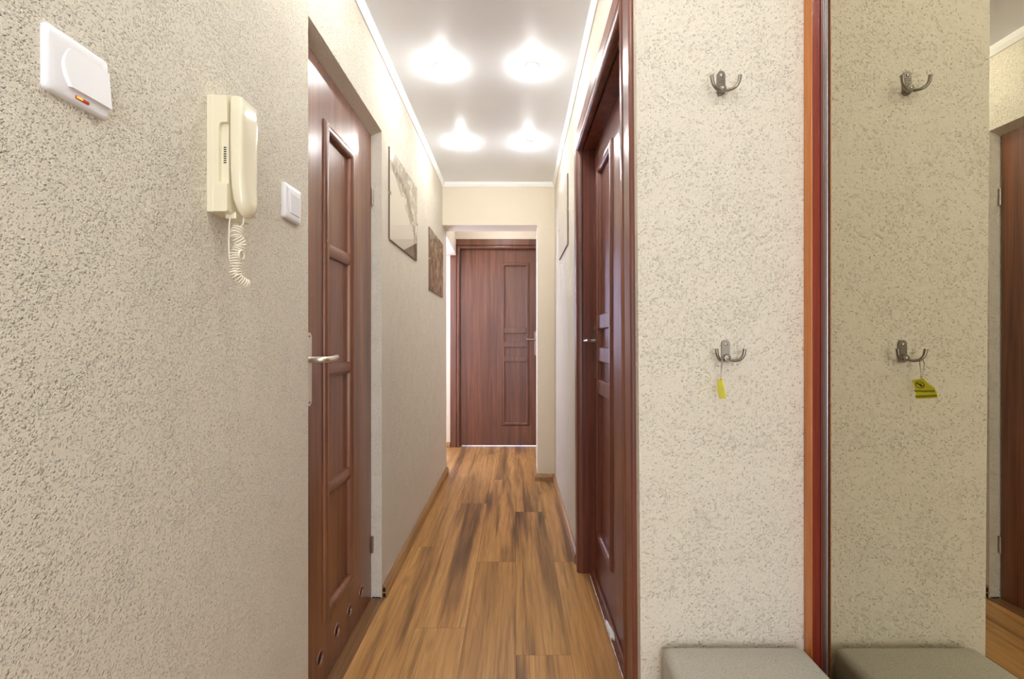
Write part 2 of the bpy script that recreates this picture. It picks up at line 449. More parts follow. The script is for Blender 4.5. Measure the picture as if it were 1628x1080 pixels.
# crumbled gap at the foot of the left reveal
bm = bmesh.new(); rr = random.Random(11)
tube(bm, [(-0.600 + 0.0045 * k, 1.9355 + rr.uniform(-0.0015, 0.001), 0.003 + rr.uniform(0, 0.003)) for k in range(9)], [rr.uniform(0.0018, 0.004) for k in range(9)], 6)
link('crumbled_edge', bm, M_dark, bpy.data.objects['wall_left'])
boxes('wall_back', M_stucco, None, [(-0.7, -0.25, -1.72, -1.6, 0, HC), (0.69, 1.4, -1.72, -1.6, 0, HC), (-0.25, 0.69, -1.72, -1.6, 2.05, HC)])  # opening is unseen, added to let the fill light in
props(bpy.data.objects['wall_back'], 'cream plaster wall behind the camera with an added opening for fill light', 'wall', kind='structure')
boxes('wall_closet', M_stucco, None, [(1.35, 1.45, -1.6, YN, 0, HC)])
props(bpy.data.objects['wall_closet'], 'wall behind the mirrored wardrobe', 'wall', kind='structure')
bm = bmesh.new()
box(bm, -2.05, 1.45, -1.72, YF + 0.1, HC, HC + 0.08)
props(link('ceiling', bm, M_ceil), 'smooth white satin ceiling with small spotlights', 'ceiling', kind='structure')

# white mouldings under the ceiling
def crown_path(name, pts, label):
    """pts: list of (x,y, inward nx, ny) corners"""
    bm = bmesh.new()
    prof = [(0, -0.036), (0.006, -0.036), (0.016, -0.020), (0.020, -0.006), (0.020, 0.0), (0, 0.0)]
    rings = []
    for o, h in prof: rings.append([bm.verts.new((x + nx * o, y + ny * o, HC + h)) for x, y, nx, ny in pts])
    for i in range(len(prof)):
        a, b = rings[i], rings[(i + 1) % len(prof)]
        for k in range(len(pts) - 1): bm.faces.new((a[k], a[k + 1], b[k + 1], b[k]))
    bm.faces.new([r[0] for r in rings]); bm.faces.new([r[-1] for r in rings])
    return props(link(name, bm, M_crown), label, 'moulding', kind='structure')
crown_path('trim_1', [(XL, -1.6, 1, 0), (XL, YE, 1, -1), (xr(YE, HC), YE, -1, -1), (xr(YN, HC), YN, -1, -1), (1.34, YN, 0, -1)], 'white moulding between the hallway walls and the ceiling')

# skirting boards
def skirting(name, pts, label, open_end=False):
    bm = bmesh.new()
    prof = [(0, 0.0), (0.020, 0.0), (0.020, 0.030), (0.014, 0.046), (0.005, 0.052), (0, 0.052)]
    rings = [[bm.verts.new((x + nx * o, y + ny * o, h)) for x, y, nx, ny in pts] for o, h in prof]
    for i in range(len(prof)):
        a, b = rings[i], rings[(i + 1) % len(prof)]
        for k in range(len(pts) - 1): bm.faces.new((a[k], a[k + 1], b[k + 1], b[k]))
    bm.faces.new([r[0] for r in rings]); bm.faces.new([r[-1] for r in rings])
    return link(name, bm, M_base)
sk = props(skirting('baseboard_left', [(XL, 1.94, 1, 0), (XL, YE2, 1, 0)], ''), 'oak coloured skirting board along the left wall', 'baseboard', kind='structure')
boxes('cable_channel', M_dark, sk, [(XL + 0.004, XL + 0.015, 1.9385, 1.9405, 0.026, 0.043), (XL + 0.004, XL + 0.016, 1.9385, 1.9405, 0.004, 0.020)])
props(skirting('baseboard_right', [(xr(2.235, 0), 2.235, -1, 0), (xr(YE, 0), YE, -1, -1), (PX, YE, -1, -1), (PX, YE2, -1, 0)], ''), 'oak coloured skirting board along the right wall and pier', 'baseboard', kind='structure')
props(skirting('baseboard_far', [(-1.98, YF, 0, -1), (-0.655, YF, 0, -1)], ''), 'oak coloured skirting board left of the far door', 'baseboard', kind='structure')

# ------------------------------------------------------------------ doors
CASE = [(0.0, -0.012), (0.0, 0.004), (0.003, 0.010), (0.009, 0.015), (0.018, 0.017), (0.026, 0.014), (0.0300, 0.006), (0.033, 0.003), (0.036, 0.006), (0.038, 0.012), (0.094, 0.012), (0.098, 0.008), (0.098, -0.004), (0.02, -0.004), (0.02, -0.012)]
MOULD = [(0.0, -0.012), (-0.036, -0.012), (-0.036, -0.004), (-0.032, 0.004), (-0.024, 0.0100), (-0.010, 0.0100), (-0.003, 0.006), (0.0, 0.0)]

def handle(parent, T, u, z, du, plate=(0.07, -0.17), pw=0.019, mat=None, keyhole=False, reach=0.052, ln=0.105, nt_=0.0085):
    mat = mat or M_steel
    bm = bmesh.new()
    hs = [circ(u, z - 0.072, 0.0052, 14)] if keyhole else []
    n = 8
    out = [(u + pw * math.cos(PI * k / n), z + plate[0] - pw + pw * math.sin(PI * k / n)) for k in range(n + 1)]
    out += [(u - pw * math.cos(PI * k / n), z + plate[1] + pw - pw * math.sin(PI * k / n)) for k in range(n + 1)]
    plate_with_holes(bm, out, hs, 0.007, lambda a, v, c: T(a, v + 0.007, c))
    pl = link('handle_plate', bm, mat, parent)
    for zz in (plate[0] - 0.011, plate[1] + 0.011):
        b = bmesh.new(); tube(b, [T(u, 0.006, z + zz), T(u, 0.0085, z + zz)], 0.0035, 10); link('screw', b, M_hook, pl)
    if keyhole:
        b = bmesh.new(); tube(b, [T(u, 0.0005, z - 0.072), T(u, 0.002, z - 0.072)], 0.006, 12); link('keyhole', b, M_dark, pl)
    bm = bmesh.new()
    pts = spline([T(u, 0.004, z), T(u, reach * 0.72, z), T(u + du * 0.012, reach, z), T(u + du * 0.05, reach + 0.004, z + 0.001), T(u + du * ln, reach - 0.002, z + 0.003)], 6)
    rs = [nt_ * (1.0 if i < 14 else 0.95) for i in range(len(pts))]
    tube(bm, pts, rs, 12)
    lv = link('lever', bm, mat, parent, smooth=True)
    return lv

def panel_set(parent, T, u0, u1, z0, z1, rails, rh, mat, rail_mat=None, bulge=0.010, flat=False):
    bm = bmesh.new(); sweep_frame(bm, MOULD, u0, u1, z0, z1, T, True)
    link('panel_moulding', bm, mat, parent, smooth=True)
    bm = bmesh.new()
    plate_with_holes(bm, rect(u0 + 0.004, u1 - 0.004, z0 + 0.004, z1 - 0.004), [], 0.010, lambda u, v, z: T(u, v - 0.011, z))
    link('panel', bm, mat, parent)
    for zr in rails:
        bm = bmesh.new()
        n = 7; ring = []
        for k in range(n + 1):
            a = PI * k / n
            ring.append((zr + rh / 2 * math.cos(a), -0.011 + (0.011 + bulge) * (max(0, math.sin(a)) ** 0.55)))
        if flat: ring = [(zr + rh / 2, -0.011), (zr + rh / 2, bulge - 0.002), (zr + rh / 2 - 0.003, bulge), (zr - rh / 2 + 0.003, bulge), (zr - rh / 2, bulge - 0.002), (zr - rh / 2, -0.011)]
        for a, b in zip(ring, ring[1:]):
            bm.faces.new([bm.verts.new(T(*q)) for q in ((u0 + 0.030, a[1], a[0]), (u1 - 0.030, a[1], a[0]), (u1 - 0.030, b[1], b[0]), (u0 + 0.030, b[1], b[0]))])
        for uu in (u0 + 0.030, u1 - 0.030): bm.faces.new([bm.verts.new(T(uu, q[1], q[0])) for q in ring])
        bmesh.ops.remove_doubles(bm, verts=bm.verts, dist=1e-5)
        link('panel_rail', bm, rail_mat or mat, parent, smooth=not flat)

# left bathroom door, hinged at its far edge
TL = lambda u, v, z: (LEFT_LEAF + v, u, z)
d = empty('door_1', (LEFT_LEAF - 0.02, 1.6, 0), 'walnut brown door on the left with one tall four pane panel and round vent holes at the foot', 'door', kind='structure')
holes = [(1.421, 0.105), (1.556, 0.104), (1.675, 0.103), (1.803, 0.102)]
bm = bmesh.new()
plate_with_holes(bm, rect(1.285, 1.927, 0.006, CZ + 0.860), [rect(1.4466, 1.7136, 0.198, CZ + 0.698)] + [circ(u, z, 0.0195) for u, z in holes], 0.04, TL)
link('leaf', bm, M_wood, d)
panel_set(d, TL, 1.4456, 1.7147, 0.197, CZ + 0.699, [CZ + 0.294, CZ - 0.100, CZ - 0.487], 0.046, M_wood, M_woodx, bulge=0.003)
for u, z in holes:
    bm = bmesh.new()
    lathe(bm, [(0.0185, -0.006), (0.0185, 0.001), (0.0200, 0.003), (0.0235, 0.003), (0.0250, 0.0005), (0.0250, -0.0005), (0.0195, -0.002), (0.0195, -0.006)], TL(u, 0, z), 'X', 28)
    r = link('vent_ring', bm, M_wood, d, smooth=True)
    b = bmesh.new(); lathe(b, [(0.0001, 0), (0.0184, 0), (0.0184, 0.001), (0.0001, 0.001)], TL(u, -0.0045, z), 'X', 20); link('vent_shade', b, M_dark, r)  # dark disc stands in for the shade inside the vent hole
handle(d, TL, 1.333, CZ - 0.057, 1, plate=(0.079, -0.135), pw=0.016, mat=M_handle, reach=0.050, ln=0.098, nt_=0.0095)
for z in (CZ + 0.603, CZ - 0.860):
    bm = bmesh.new(); tube(bm, [(LEFT_LEAF + 0.004, 1.932, z - 0.035), (LEFT_LEAF + 0.004, 1.932, z + 0.035)], 0.0055, 12)
    box(bm, LEFT_LEAF + 0.001, LEFT_LEAF + 0.009, 1.9345, 1.9368, z - 0.030, z + 0.004)
    link('hinge', bm, M_steel, d)
boxes('trim_2', M_thresh, None, [(LEFT_LEAF - 0.03, XL + 0.008, OPL[0], OPL[1] - 0.002, -0.001, 0.0035)])
props(bpy.data.objects['trim_2'], 'dark grained oak strip on the floor in the left doorway', 'threshold', kind='structure')

# right door in a mahogany frame
TRC = lambda u, v, z: (xr(u, z) - v, u, z)
TR = lambda u, v, z: (RIGHT_LEAF - v, u, z)
d = empty('door_2', (RIGHT_LEAF, 1.69, 0), 'reddish brown door on the right in a rounded brown frame with steel lever handle', 'door', kind='structure')
bm = bmesh.new(); sweep_frame(bm, CASE, OPR[0], OPR[1], 0.0, OPR[2], TRC, False)
link('casing', bm, M_wood_dark, d, smooth=True)
bm = bmesh.new(); sweep_frame(bm, [(-0.0008, -0.021), (-0.0008, 0.0555), (0.019, 0.0555), (0.019, -0.09), (-0.012, -0.09), (-0.012, -0.021)], OPR[0], OPR[1], 0.0, OPR[2], lambda u, v, z: (RIGHT_LEAF - v - 0.0, u, z), False)
link('jamb', bm, M_wood_dark, d)
RU = (1.325, OPR[1] - 0.002)
ru0, ru1, rz0, rz1 = 1.752, 2.070, CZ - 0.890, CZ + 0.775
bm = bmesh.new()
plate_with_holes(bm, rect(OPR[0] + 0.002, RU[1], 0.010, OPR[2] - 0.003), [rect(ru0 + 0.001, ru1 - 0.001, rz0 + 0.001, rz1 - 0.001)], 0.02, TR)
link('leaf', bm, M_wood_dark, d)
panel_set(d, TR, ru0, ru1, rz0, rz1, [CZ + 0.080, CZ - 0.062, CZ - 0.205], 0.062, M_wood_dark, bulge=0.006, flat=True)
handle(d, TR, 2.108, CZ - 0.004, -1, plate=(0.068, -0.172), pw=0.018, mat=M_steel, reach=0.052)
boxes('trim_3', [M_wood_dark], None, [(0.351, 0.3655, OPR[0], OPR[1] - 0.001, -0.001, 0.004)])
boxes('threshold_ridge', M_wood, bpy.data.objects['trim_3'], [(0.3650, 0.3742, OPR[0], OPR[1] - 0.001, -0.001, 0.013)], bevel=0.003)  # lighter wood stands in for the highlight along the rounded ridge
props(bpy.data.objects['trim_3'], 'dark brown threshold strip under the right door', 'threshold', kind='structure')
# ragged white sealant along the threshold
bm = bmesh.new(); rr = random.Random(5)
pts = [(0.3495 + rr.uniform(-0.0008, 0.0008), y, 0.0012) for y in [1.45 + 0.012 * k for k in range(57)]]
tube(bm, pts, [0.0016 + rr.uniform(-0.0009, 0.0005) for _ in pts], 6)
props(link('sealant_bead', bm, M_whitepaint), 'thin ragged white sealant line where the floor meets the right door threshold', 'sealant')
bm = bmesh.new()
P = [(0.349, 1.66), (0.353, 1.665), (0.362, 1.655), (0.3665, 1.69), (0.3655, 1.72), (0.361, 1.74), (0.3585, 1.765), (0.3510, 1.772), (0.3495, 1.74), (0.3515, 1.70)]
lo = [bm.verts.new((x, y, 0.0045)) for x, y in P]; hi = [bm.verts.new((x, y, 0.0085 + rr.uniform(0, 0.004))) for x, y in P]
bm.faces.new(lo); c = bm.verts.new((0.358, 1.715, 0.0125))
for k in range(len(P)):
    l = (k + 1) % len(P); bm.faces.new((lo[k], lo[l], hi[l], hi[k])); bm.faces.new((hi[k], hi[l], c))
props(link('plastic_scrap', bm, M_whitepaint), 'small white crumpled scrap lying on the threshold of the right door', 'scrap')

# far door
TF = lambda u, v, z: (u, FAR_LEAF - v, z)
TFC = lambda u, v, z: (u, YF - v, z)
d = empty('door_3', (-0.13, FAR_LEAF, 0), 'walnut brown door at the end of the hallway with a narrow panel and three small rails', 'door', kind='structure')
bm = bmesh.new(); sweep_frame(bm, [(o, v if v > -0.01 else -0.09) for o, v in CASE], FD[0], FD[1], 0.0, FD[2], TFC, False)
link('casing', bm, M_wood_far, d, smooth=True)
bm = bmesh.new(); sweep_frame(bm, [(-0.014, -0.072), (0.018, -0.072), (0.018, -0.10), (-0.014, -0.10)], FD[0], FD[1], 0.0, FD[2], TFC, False)
link('stop', bm, M_wood_far, d)  # added behind the leaf to block light through the side gaps
fu0, fu1, fz0, fz1 = -0.132, 0.153, 0.213, CZ + 0.795
bm = bmesh.new()
plate_with_holes(bm, rect(FD[0] + 0.004, FD[1] - 0.004, 0.011, FD[2] - 0.004), [rect(fu0 + 0.001, fu1 - 0.001, fz0 + 0.001, fz1 - 0.001)], 0.04, TF)
link('leaf', bm, M_wood_far, d)
panel_set(d, TF, fu0, fu1, fz0, fz1, [CZ + 0.098, CZ - 0.045, CZ - 0.192], 0.054, M_wood_far, bulge=0.009, flat=True)
handle(d, TF, 0.2235, CZ + 0.006, -1, plate=(0.088, -0.165), pw=0.020, mat=M_steel, keyhole=True)

# ------------------------------------------------------------------ ceiling spots
def make_spot():
    t = empty('ceiling_spotlight', (0, 0, HC), 'x', 'spotlight', 'small spotlights set in the ceiling')
    bm = bmesh.new(); lathe(bm, [(0.019, -0.0005), (0.019, -0.006), (0.024, -0.008), (0.031, -0.004), (0.034, -0.0002), (0.034, 0.004), (0.019, 0.004)], (0, 0, HC), 'Z', 32)
    link('ring', bm, M_crown, t, smooth=True)
    bm = bmesh.new(); lathe(bm, [(0.0175, 0.003), (0.0175, -0.010), (0.0165, -0.017), (0.0125, -0.0225), (0.006, -0.0255), (0.0005, -0.0262)], (0, 0, HC), 'Z', 24)
    link('bulb', bm, M_bulb, t, smooth='all')
    return t
spots = [(-0.329, 2.05, 'lit ceiling spotlight near the camera, on the left wall side'),
         (0.079, 2.05, 'lit ceiling spotlight near the camera, on the side of the right door'),
         (-0.33, 2.84, 'lit ceiling spotlight near the hallway end, on the left wall side'),
         (0.083, 2.84, 'lit ceiling spotlight near the hallway end, on the right wall side'),
         (-0.33, 1.26, 'ceiling spotlight just above the left bathroom door'),
         (0.08, 1.26, 'ceiling spotlight just above the right door corner'),
         (-0.02, 0.48, 'ceiling spotlight above the intercom'),
         (0.38, 0.48, 'ceiling spotlight above the grey pouffe'),
         (-0.2, -0.55, 'ceiling spotlight behind the camera on the left'),
         (0.36, -0.55, 'ceiling spotlight behind the camera by the wardrobe'),
         (-0.12, 4.22, 'ceiling spotlight in the passage before the far door')]
s0 = make_spot()
for i, (x, y, lab) in enumerate(spots):
    if i == 0: t = s0
    else:
        t = s0.copy(); COL.objects.link(t)
        for ch in list(s0.children):
            c = ch.copy(); COL.objects.link(c); c.parent = t
    t.location = (x, y, HC); t['label'] = lab

# ------------------------------------------------------------------ wall switches
def pillow(bm, x0, thick, y0, y1, z0, z1, e=0.012, n=6):
    """plate on the left wall, softly domed toward the room"""
    rings = []
    steps = [(0, 0), (0, 0.55), (0.10, 0.78), (0.35, 0.92), (1.0, 1.0)]
    for f_, h in steps:
        o = e * f_; r = 0.006 * (1 - f_ * 0.5)
        ring = []
        for cy, cz, a0 in ((y1 - o - r, z1 - o - r, 0), (y0 + o + r, z1 - o - r, PI / 2), (y0 + o + r, z0 + o + r, PI), (y1 - o - r, z0 + o + r, 1.5 * PI)):
            for k in range(n + 1):
                a = a0 + PI / 2 * k / n
                ring.append(bm.verts.new((x0 + thick * h, cy + r * math.cos(a), cz + r * math.sin(a))))
        rings.append(ring)
    m = len(rings[0])
    for a, b in zip(rings, rings[1:]):
        for k in range(m): bm.faces.new((a[k], a[(k + 1) % m], b[(k + 1) % m], b[k]))
    bm.faces.new(rings[0]); bm.faces.new(rings[-1])

t = empty('light_switch', (XL, 0.587, 1.388), 'large white rocker light switch with glowing orange indicator, beside the intercom', 'light switch', 'white wall switches')
bm = bmesh.new(); pillow(bm, XL, 0.008, 0.542, 0.627, 1.3885, 1.4685)
link('cover_plate', bm, M_white, t, smooth=True)
bm = bmesh.new()   # rocker: wedge proud at the lower edge, near side curved in
n = 10; outl = [(0.6255, 1.4530), (0.6255, 1.4040), (0.566, 1.4040)]
outl += [(0.566 - 0.009 * math.sin(PI * k / n), 1.4040 + 0.049 * k / n) for k in range(1, n + 1)]
bk = [bm.verts.new((XL + 0.005, y, z)) for y, z in outl]
fr_ = [bm.verts.new((XL + 0.0083 + 0.0038 * (1.4530 - z) / 0.049, y + (0.004 if y < 0.6 else 0), z)) for y, z in outl]
bm.faces.new(fr_)
for k in range(len(outl)): bm.faces.new((bk[k], bk[(k + 1) % len(outl)], fr_[(k + 1) % len(outl)], fr_[k]))
link('rocker', bm, M_white, t)
boxes('indicator', M_neon_red, t, [(XL + 0.0070, XL + 0.0088, 0.5775, 0.5955, 1.3945, 1.3985)], bevel=0.0006)
boxes('indicator_glow', M_neon, t, [(XL + 0.0080, XL + 0.0092, 0.5785, 0.5865, 1.3955, 1.3978)], bevel=0.0004)

t = empty('light_switch', (XL, 1.144, 1.386), 'small white light switch with a recessed centre, between the intercom and the left door', 'light switch', 'white wall switches')
bm = bmesh.new(); pillow(bm, XL, 0.011, 1.103, 1.186, 1.386, 1.472)
link('cover_plate', bm, M_white, t, smooth=True)
bm = bmesh.new()
box(bm, XL + 0.0085, XL + 0.0128, 1.124, 1.172, 1.402, 1.452, bevel=0.0012)
for v in bm.verts:
    if v.co.x > XL + 0.0115: v.co.x -= 0.003 * (1 - abs(v.co.z - 1.427) / 0.025)
link('rocker', bm, simple('grey_white_plastic', rgb(226, 225, 228), 0.35), t)

# ------------------------------------------------------------------ intercom
t = empty('intercom', (XL, 0.871, 1.32), 'cream wall intercom handset with a coiled cord, on the left wall', 'intercom')
y0, y1 = 0.836, 0.906; xb = -0.5234; zb, zt = 1.325, 1.5366
bm = bmesh.new()
notch = [(xb, 1.376)]
for k in range(7):
    a = PI / 2 * k / 6; notch.append((xb - 0.009 - 0.006 * math.sin(a), 1.376 + 0.0065 - 0.0065 * math.cos(a)))
for k in range(7):
    a = PI / 2 * k / 6; notch.append((xb - 0.009 - 0.006 * math.cos(a), 1.488 - 0.010 + 0.010 * math.sin(a)))
notch.append((xb, 1.488))
prof = [(XL, zb), (xb - 0.002, zb), (xb, zb + 0.002)] + notch + [(xb, zt - 0.002), (xb - 0.002, zt), (XL, zt)]
a = [bm.verts.new((x, y0, z)) for x, z in prof]; b = [bm.verts.new((x, y1, z)) for x, z in prof]
bm.faces.new(a); bm.faces.new(b)
for k in range(len(prof)): bm.faces.new((a[k], a[(k + 1) % len(prof)], b[(k + 1) % len(prof)], b[k]))
# lower lip carrying the cord
base = link('base', bm, M_cream, t)
boxes('back_plate', M_cream, t, [(XL, XL + 0.012, y0 - 0.0012, y1 + 0.0012, zb - 0.001, zt + 0.0008)], bevel=0.0008)
boxes('cord_bracket', M_cream, t, [(xb - 0.016, xb + 0.004, y0 + 0.020, y1 - 0.004, zb - 0.008, zb + 0.004)], bevel=0.0015)
cr = boxes('cradle', M_cream, t, [(xb - 0.020, xb - 0.002, y0 + 0.008, y1 - 0.006, 1.374, 1.490)], bevel=0.0015)
bm = bmesh.new()
for k in range(8): box(bm, xb - 0.0108, xb - 0.0062, y0 + 0.0072, y0 + 0.0084, 1.4155 + 0.0040 * k, 1.4155 + 0.0040 * k + 0.0017)
props(link('speaker_slots', bm, M_dark, cr), 'short dark slots in a row')
# handset: lofted sections from foot to crown
secs = [  # z, y0, y1, x back, x front, roundness
    (1.5375, 0.8430, 0.8900, -0.5180, -0.5060, 0.30), (1.5370, 0.8390, 0.8930, -0.5200, -0.5020, 0.22), (1.5345, 0.8375, 0.8938, -0.5215, -0.4985, 0.16),
    (1.500, 0.8375, 0.8938, -0.522, -0.4965, 0.16), (1.450, 0.8375, 0.8938, -0.522, -0.4975, 0.18), (1.400, 0.8385, 0.8935, -0.522, -0.4975, 0.25),
    (1.370, 0.8395, 0.8930, -0.522, -0.4960, 0.40), (1.350, 0.8410, 0.8920, -0.5215, -0.4930, 0.6), (1.338, 0.8445, 0.8900, -0.520, -0.4925, 0.85),
    (1.330, 0.8490, 0.8870, -0.518, -0.4945, 1.0), (1.324, 0.8550, 0.8830, -0.515, -0.4985, 1.0), (1.321, 0.8620, 0.8770, -0.511, -0.5040, 1.0)]
bm = bmesh.new(); rings = []
for z, ya, yb, xa, xf, rd in secs:
    ring = []; hy, hx = (yb - ya) / 2, (xf - xa) / 2; e = 0.22 + 0.78 * rd
    for k in range(40):
        an = 2 * PI * k / 40; c, s_ = math.cos(an), math.sin(an)
        ring.append(bm.verts.new(((xa + xf) / 2 + hx * math.copysign(abs(c) ** e, c), (ya + yb) / 2 + hy * math.copysign(abs(s_) ** e, s_), z)))
    rings.append(ring)
for a, b in zip(rings, rings[1:]):
    for k in range(40): bm.faces.new((a[k], a[(k + 1) % 40], b[(k + 1) % 40], b[k]))
bm.faces.new(rings[0]); bm.faces.new(rings[-1])
link('handset', bm, M_cream, t, smooth='all')
# coiled cord: straight tails, tight coil that hooks forward at the bottom, second strand back to the base
def coil(bm, path, r, pitch, wire):
    path = spline(path, 10); L_ = [0]
    for a, b in zip(path, path[1:]): L_.append(L_[-1] + (b - a).length)
    tot = L_[-1]; n = int(tot / pitch * 14); out = []; nrm = None
    for i in range(n + 1):
        s_ = tot * i / n
        j = max(k for k in range(len(L_)) if L_[k] <= s_ + 1e-9); j = min(j, len(path) - 2)
        f_ = (s_ - L_[j]) / max(L_[j + 1] - L_[j], 1e-9)
        p_ = path[j].lerp(path[j + 1], f_); tg = (path[j + 1] - path[j]).normalized()
        if nrm is None: nrm = Vector((1, 0, 0))
        nrm = (nrm - tg * nrm.dot(tg)).normalized(); bb = tg.cross(nrm)
        an = 2 * PI * s_ / pitch; rad = r * min(1, s_ / (pitch * 1.2) + 0.15, (tot - s_) / (pitch * 0.8) + 0.3)
        out.append(p_ + (nrm * math.cos(an) + bb * math.sin(an)) * rad)
    tube(bm, out, wire, 8)
    return out
bm = bmesh.new()
a = coil(bm, [(-0.514, 0.860, 1.302), (-0.517, 0.852, 1.285), (-0.513, 0.860, 1.268), (-0.518, 0.855, 1.250), (-0.517, 0.852, 1.230), (-0.517, 0.852, 1.210)], 0.0092, 0.0048, 0.0014)
tube(bm, spline([(-0.512, 0.868, 1.324), (-0.512, 0.867, 1.312), tuple(a[0])], 6), 0.0016, 8)
b = coil(bm, [(-0.520, 0.850, 1.222), (-0.515, 0.853, 1.207), (-0.510, 0.862, 1.199), (-0.507, 0.872, 1.196)], 0.0080, 0.0042, 0.0014)
tube(bm, spline([(-0.530, 0.856, 1.322), (-0.530, 0.853, 1.300), (-0.528, 0.849, 1.270), (-0.526, 0.848, 1.240), tuple(b[0])], 8), 0.0013, 8)
tube(bm, spline([tuple(a[-1]), (-0.516, 0.850, 1.205), tuple(b[1])], 6), 0.0014, 8)
# a stray loop bulging toward the room
lp = [(-0.508 + 0.001 * k / 12, 0.853 + 0.0085 * math.cos(2 * PI * k / 12), 1.248 + 0.0085 * math.sin(2 * PI * k / 12)) for k in range(20)]
tube(bm, lp, 0.0014, 8)
link('coiled_cord', bm, M_cord, t, smooth='all')

# ------------------------------------------------------------------ clip frame pictures
def print_mat(name, mode):
    m, nt, p = newmat(name); L = nt.links.new
    tc = nt.nodes.new('ShaderNodeTexCoord'); g = tc.outputs['Generated']
    sep = N(nt, 'ShaderNodeSeparateXYZ'); L(g, sep.inputs[0])
    mp = nt.nodes.new('ShaderNodeMapping'); L(g, mp.inputs[0])
    nz = N(nt, 'ShaderNodeTexNoise', i_Scale=1.0, i_Detail=8.0, i_Roughness=0.7, i_Distortion=1.5); L(mp.outputs[0], nz.inputs[0])
    def mth(op, a, b, c=None):
        n = N(nt, 'ShaderNodeMath', operation=op)
        for i, q in enumerate((a, b, c)):
            if q is None: continue
            if isinstance(q, (int, float)): n.inputs[i].default_value = q
            else: L(q, n.inputs[i])
        return n.outputs[0]
    y, z = sep.outputs[1], sep.outputs[2]
    if mode == 0:   # pale sky, branches above, dark hill in the lower corner
        mp.inputs['Scale'].default_value = (1, 7, 5)
        br = mth('MULTIPLY', mth('GREATER_THAN', nz.outputs[0], 0.47), mth('GREATER_THAN', mth('ADD', z, mth('MULTIPLY', y, 0.60)), 0.84))
        arc = mth('ADD', mth('POWER', mth('SUBTRACT', y, 0.15), 2), mth('POWER', mth('SUBTRACT', z, 0.05), 2))
        band = mth('MULTIPLY', mth('GREATER_THAN', arc, 0.52), mth('LESS_THAN', arc, 0.66))
        hill = mth('LESS_THAN', z, mth('MULTIPLY', mth('SUBTRACT', y, 0.45), 0.45))
        d_ = mth('ADD', mth('MULTIPLY', br, 0.48), mth('MULTIPLY', hill, mth('ADD', 0.35, mth('MULTIPLY', nz.outputs[0], 0.8))))
        d_ = mth('ADD', d_, mth('MULTIPLY', band, 0.25))
        d_ = mth('ADD', d_, mth('MULTIPLY', nz.outputs[0], 0.12))
        r = ramp(nt, [(0.0, rgb(232, 226, 208)), (0.35, rgb(202, 188, 160)), (1.0, rgb(86, 72, 58))])
    elif mode == 1:  # sepia street view, dense
        mp.inputs['Scale'].default_value = (1, 7, 3)
        st = N(nt, 'ShaderNodeTexNoise', i_Scale=1.0, i_Detail=6.0, i_Distortion=0.4)
        m2 = nt.nodes.new('ShaderNodeMapping'); m2.inputs['Scale'].default_value = (1, 8, 6); L(g, m2.inputs[0]); L(m2.outputs[0], st.inputs[0])
        d_ = mth('ADD', mth('MULTIPLY', nz.outputs[0], 0.6), mth('MULTIPLY', st.outputs[0], 0.55))
        r = ramp(nt, [(0.46, rgb(62, 48, 36)), (0.56, rgb(140, 116, 88)), (0.67, rgb(206, 188, 156))])
    else:            # very pale faded view
        mp.inputs['Scale'].default_value = (1, 5, 4)
        d_ = mth('MULTIPLY', nz.outputs[0], 1.0)
        r = ramp(nt, [(0.25, rgb(188, 178, 156)), (0.7, rgb(222, 214, 194))])
    L(d_, r.inputs[0]); L(r.outputs[0], p.inputs['Base Color']); p.inputs['Roughness'].default_value = 0.35
    return m
M_edge = simple('frame_backing', rgb(118, 98, 78), 0.6)
def picture(name, side, y0, y1, z0, z1, mode, label, tilt=0.0):
    sgn = 1 if side == 'L' else -1
    fx = (lambda y, z: XL) if side == 'L' else (lambda y, z: xr(y, z))
    yc, zc = (y0 + y1) / 2, (z0 + z1) / 2
    def Q(u, v, z):
        du, dz = u - yc, z - zc
        uu, zz = yc + du * math.cos(tilt) - dz * math.sin(tilt), zc + du * math.sin(tilt) + dz * math.cos(tilt)
        return (fx(uu, zz) + sgn * (0.004 + v), uu, zz)
    t = empty('picture_frame', Q(yc, 0, zc), label, 'picture', 'frameless glass clip pictures')
    ff = lambda x, y, z: Q(y, x, z)
    bm = bmesh.new(); box(bm, -0.0035, 0.003, y0, y1, z0, z1, f=ff); link('backing', bm, M_edge, t)
    bm = bmesh.new(); box(bm, 0.0031, 0.0037, y0 + 0.0015, y1 - 0.0015, z0 + 0.0015, z1 - 0.0015, f=ff); link('print', bm, print_mat('print_%d' % mode, mode), t)
    bm = bmesh.new(); box(bm, 0.0039, 0.0060, y0, y1, z0, z1, f=ff); link('glass', bm, M_glass, t)
    for u, z, a in ((y0, zc, 0), (y1, zc, 0)):
        bm = bmesh.new()
        s_ = 1 if u == y0 else -1
        box(bm, -0.002, 0.0074, u - s_ * 0.0016, u - s_ * 0.0002, z - 0.006, z + 0.006, f=ff)
        box(bm, 0.0061, 0.0074, u - s_ * 0.0016, u + s_ * 0.010, z - 0.006, z + 0.006, f=ff)
        link('clip', bm, M_steel, t)
picture('picture_frame', 'L', 2.036, 2.602, CZ + 0.448, CZ + 0.860, 0, 'pale sepia sky print in a frameless glass frame, next to the left door')
picture('picture_frame', 'L', 2.985, 3.545, CZ + 0.328, CZ + 0.738, 1, 'dark sepia street print in a frameless glass frame, left wall close to the hallway end')
picture('picture_frame', 'R', 2.60, 3.13, CZ + 0.545, CZ + 0.945, 2, 'frameless glass picture on the right wall beyond the right door')

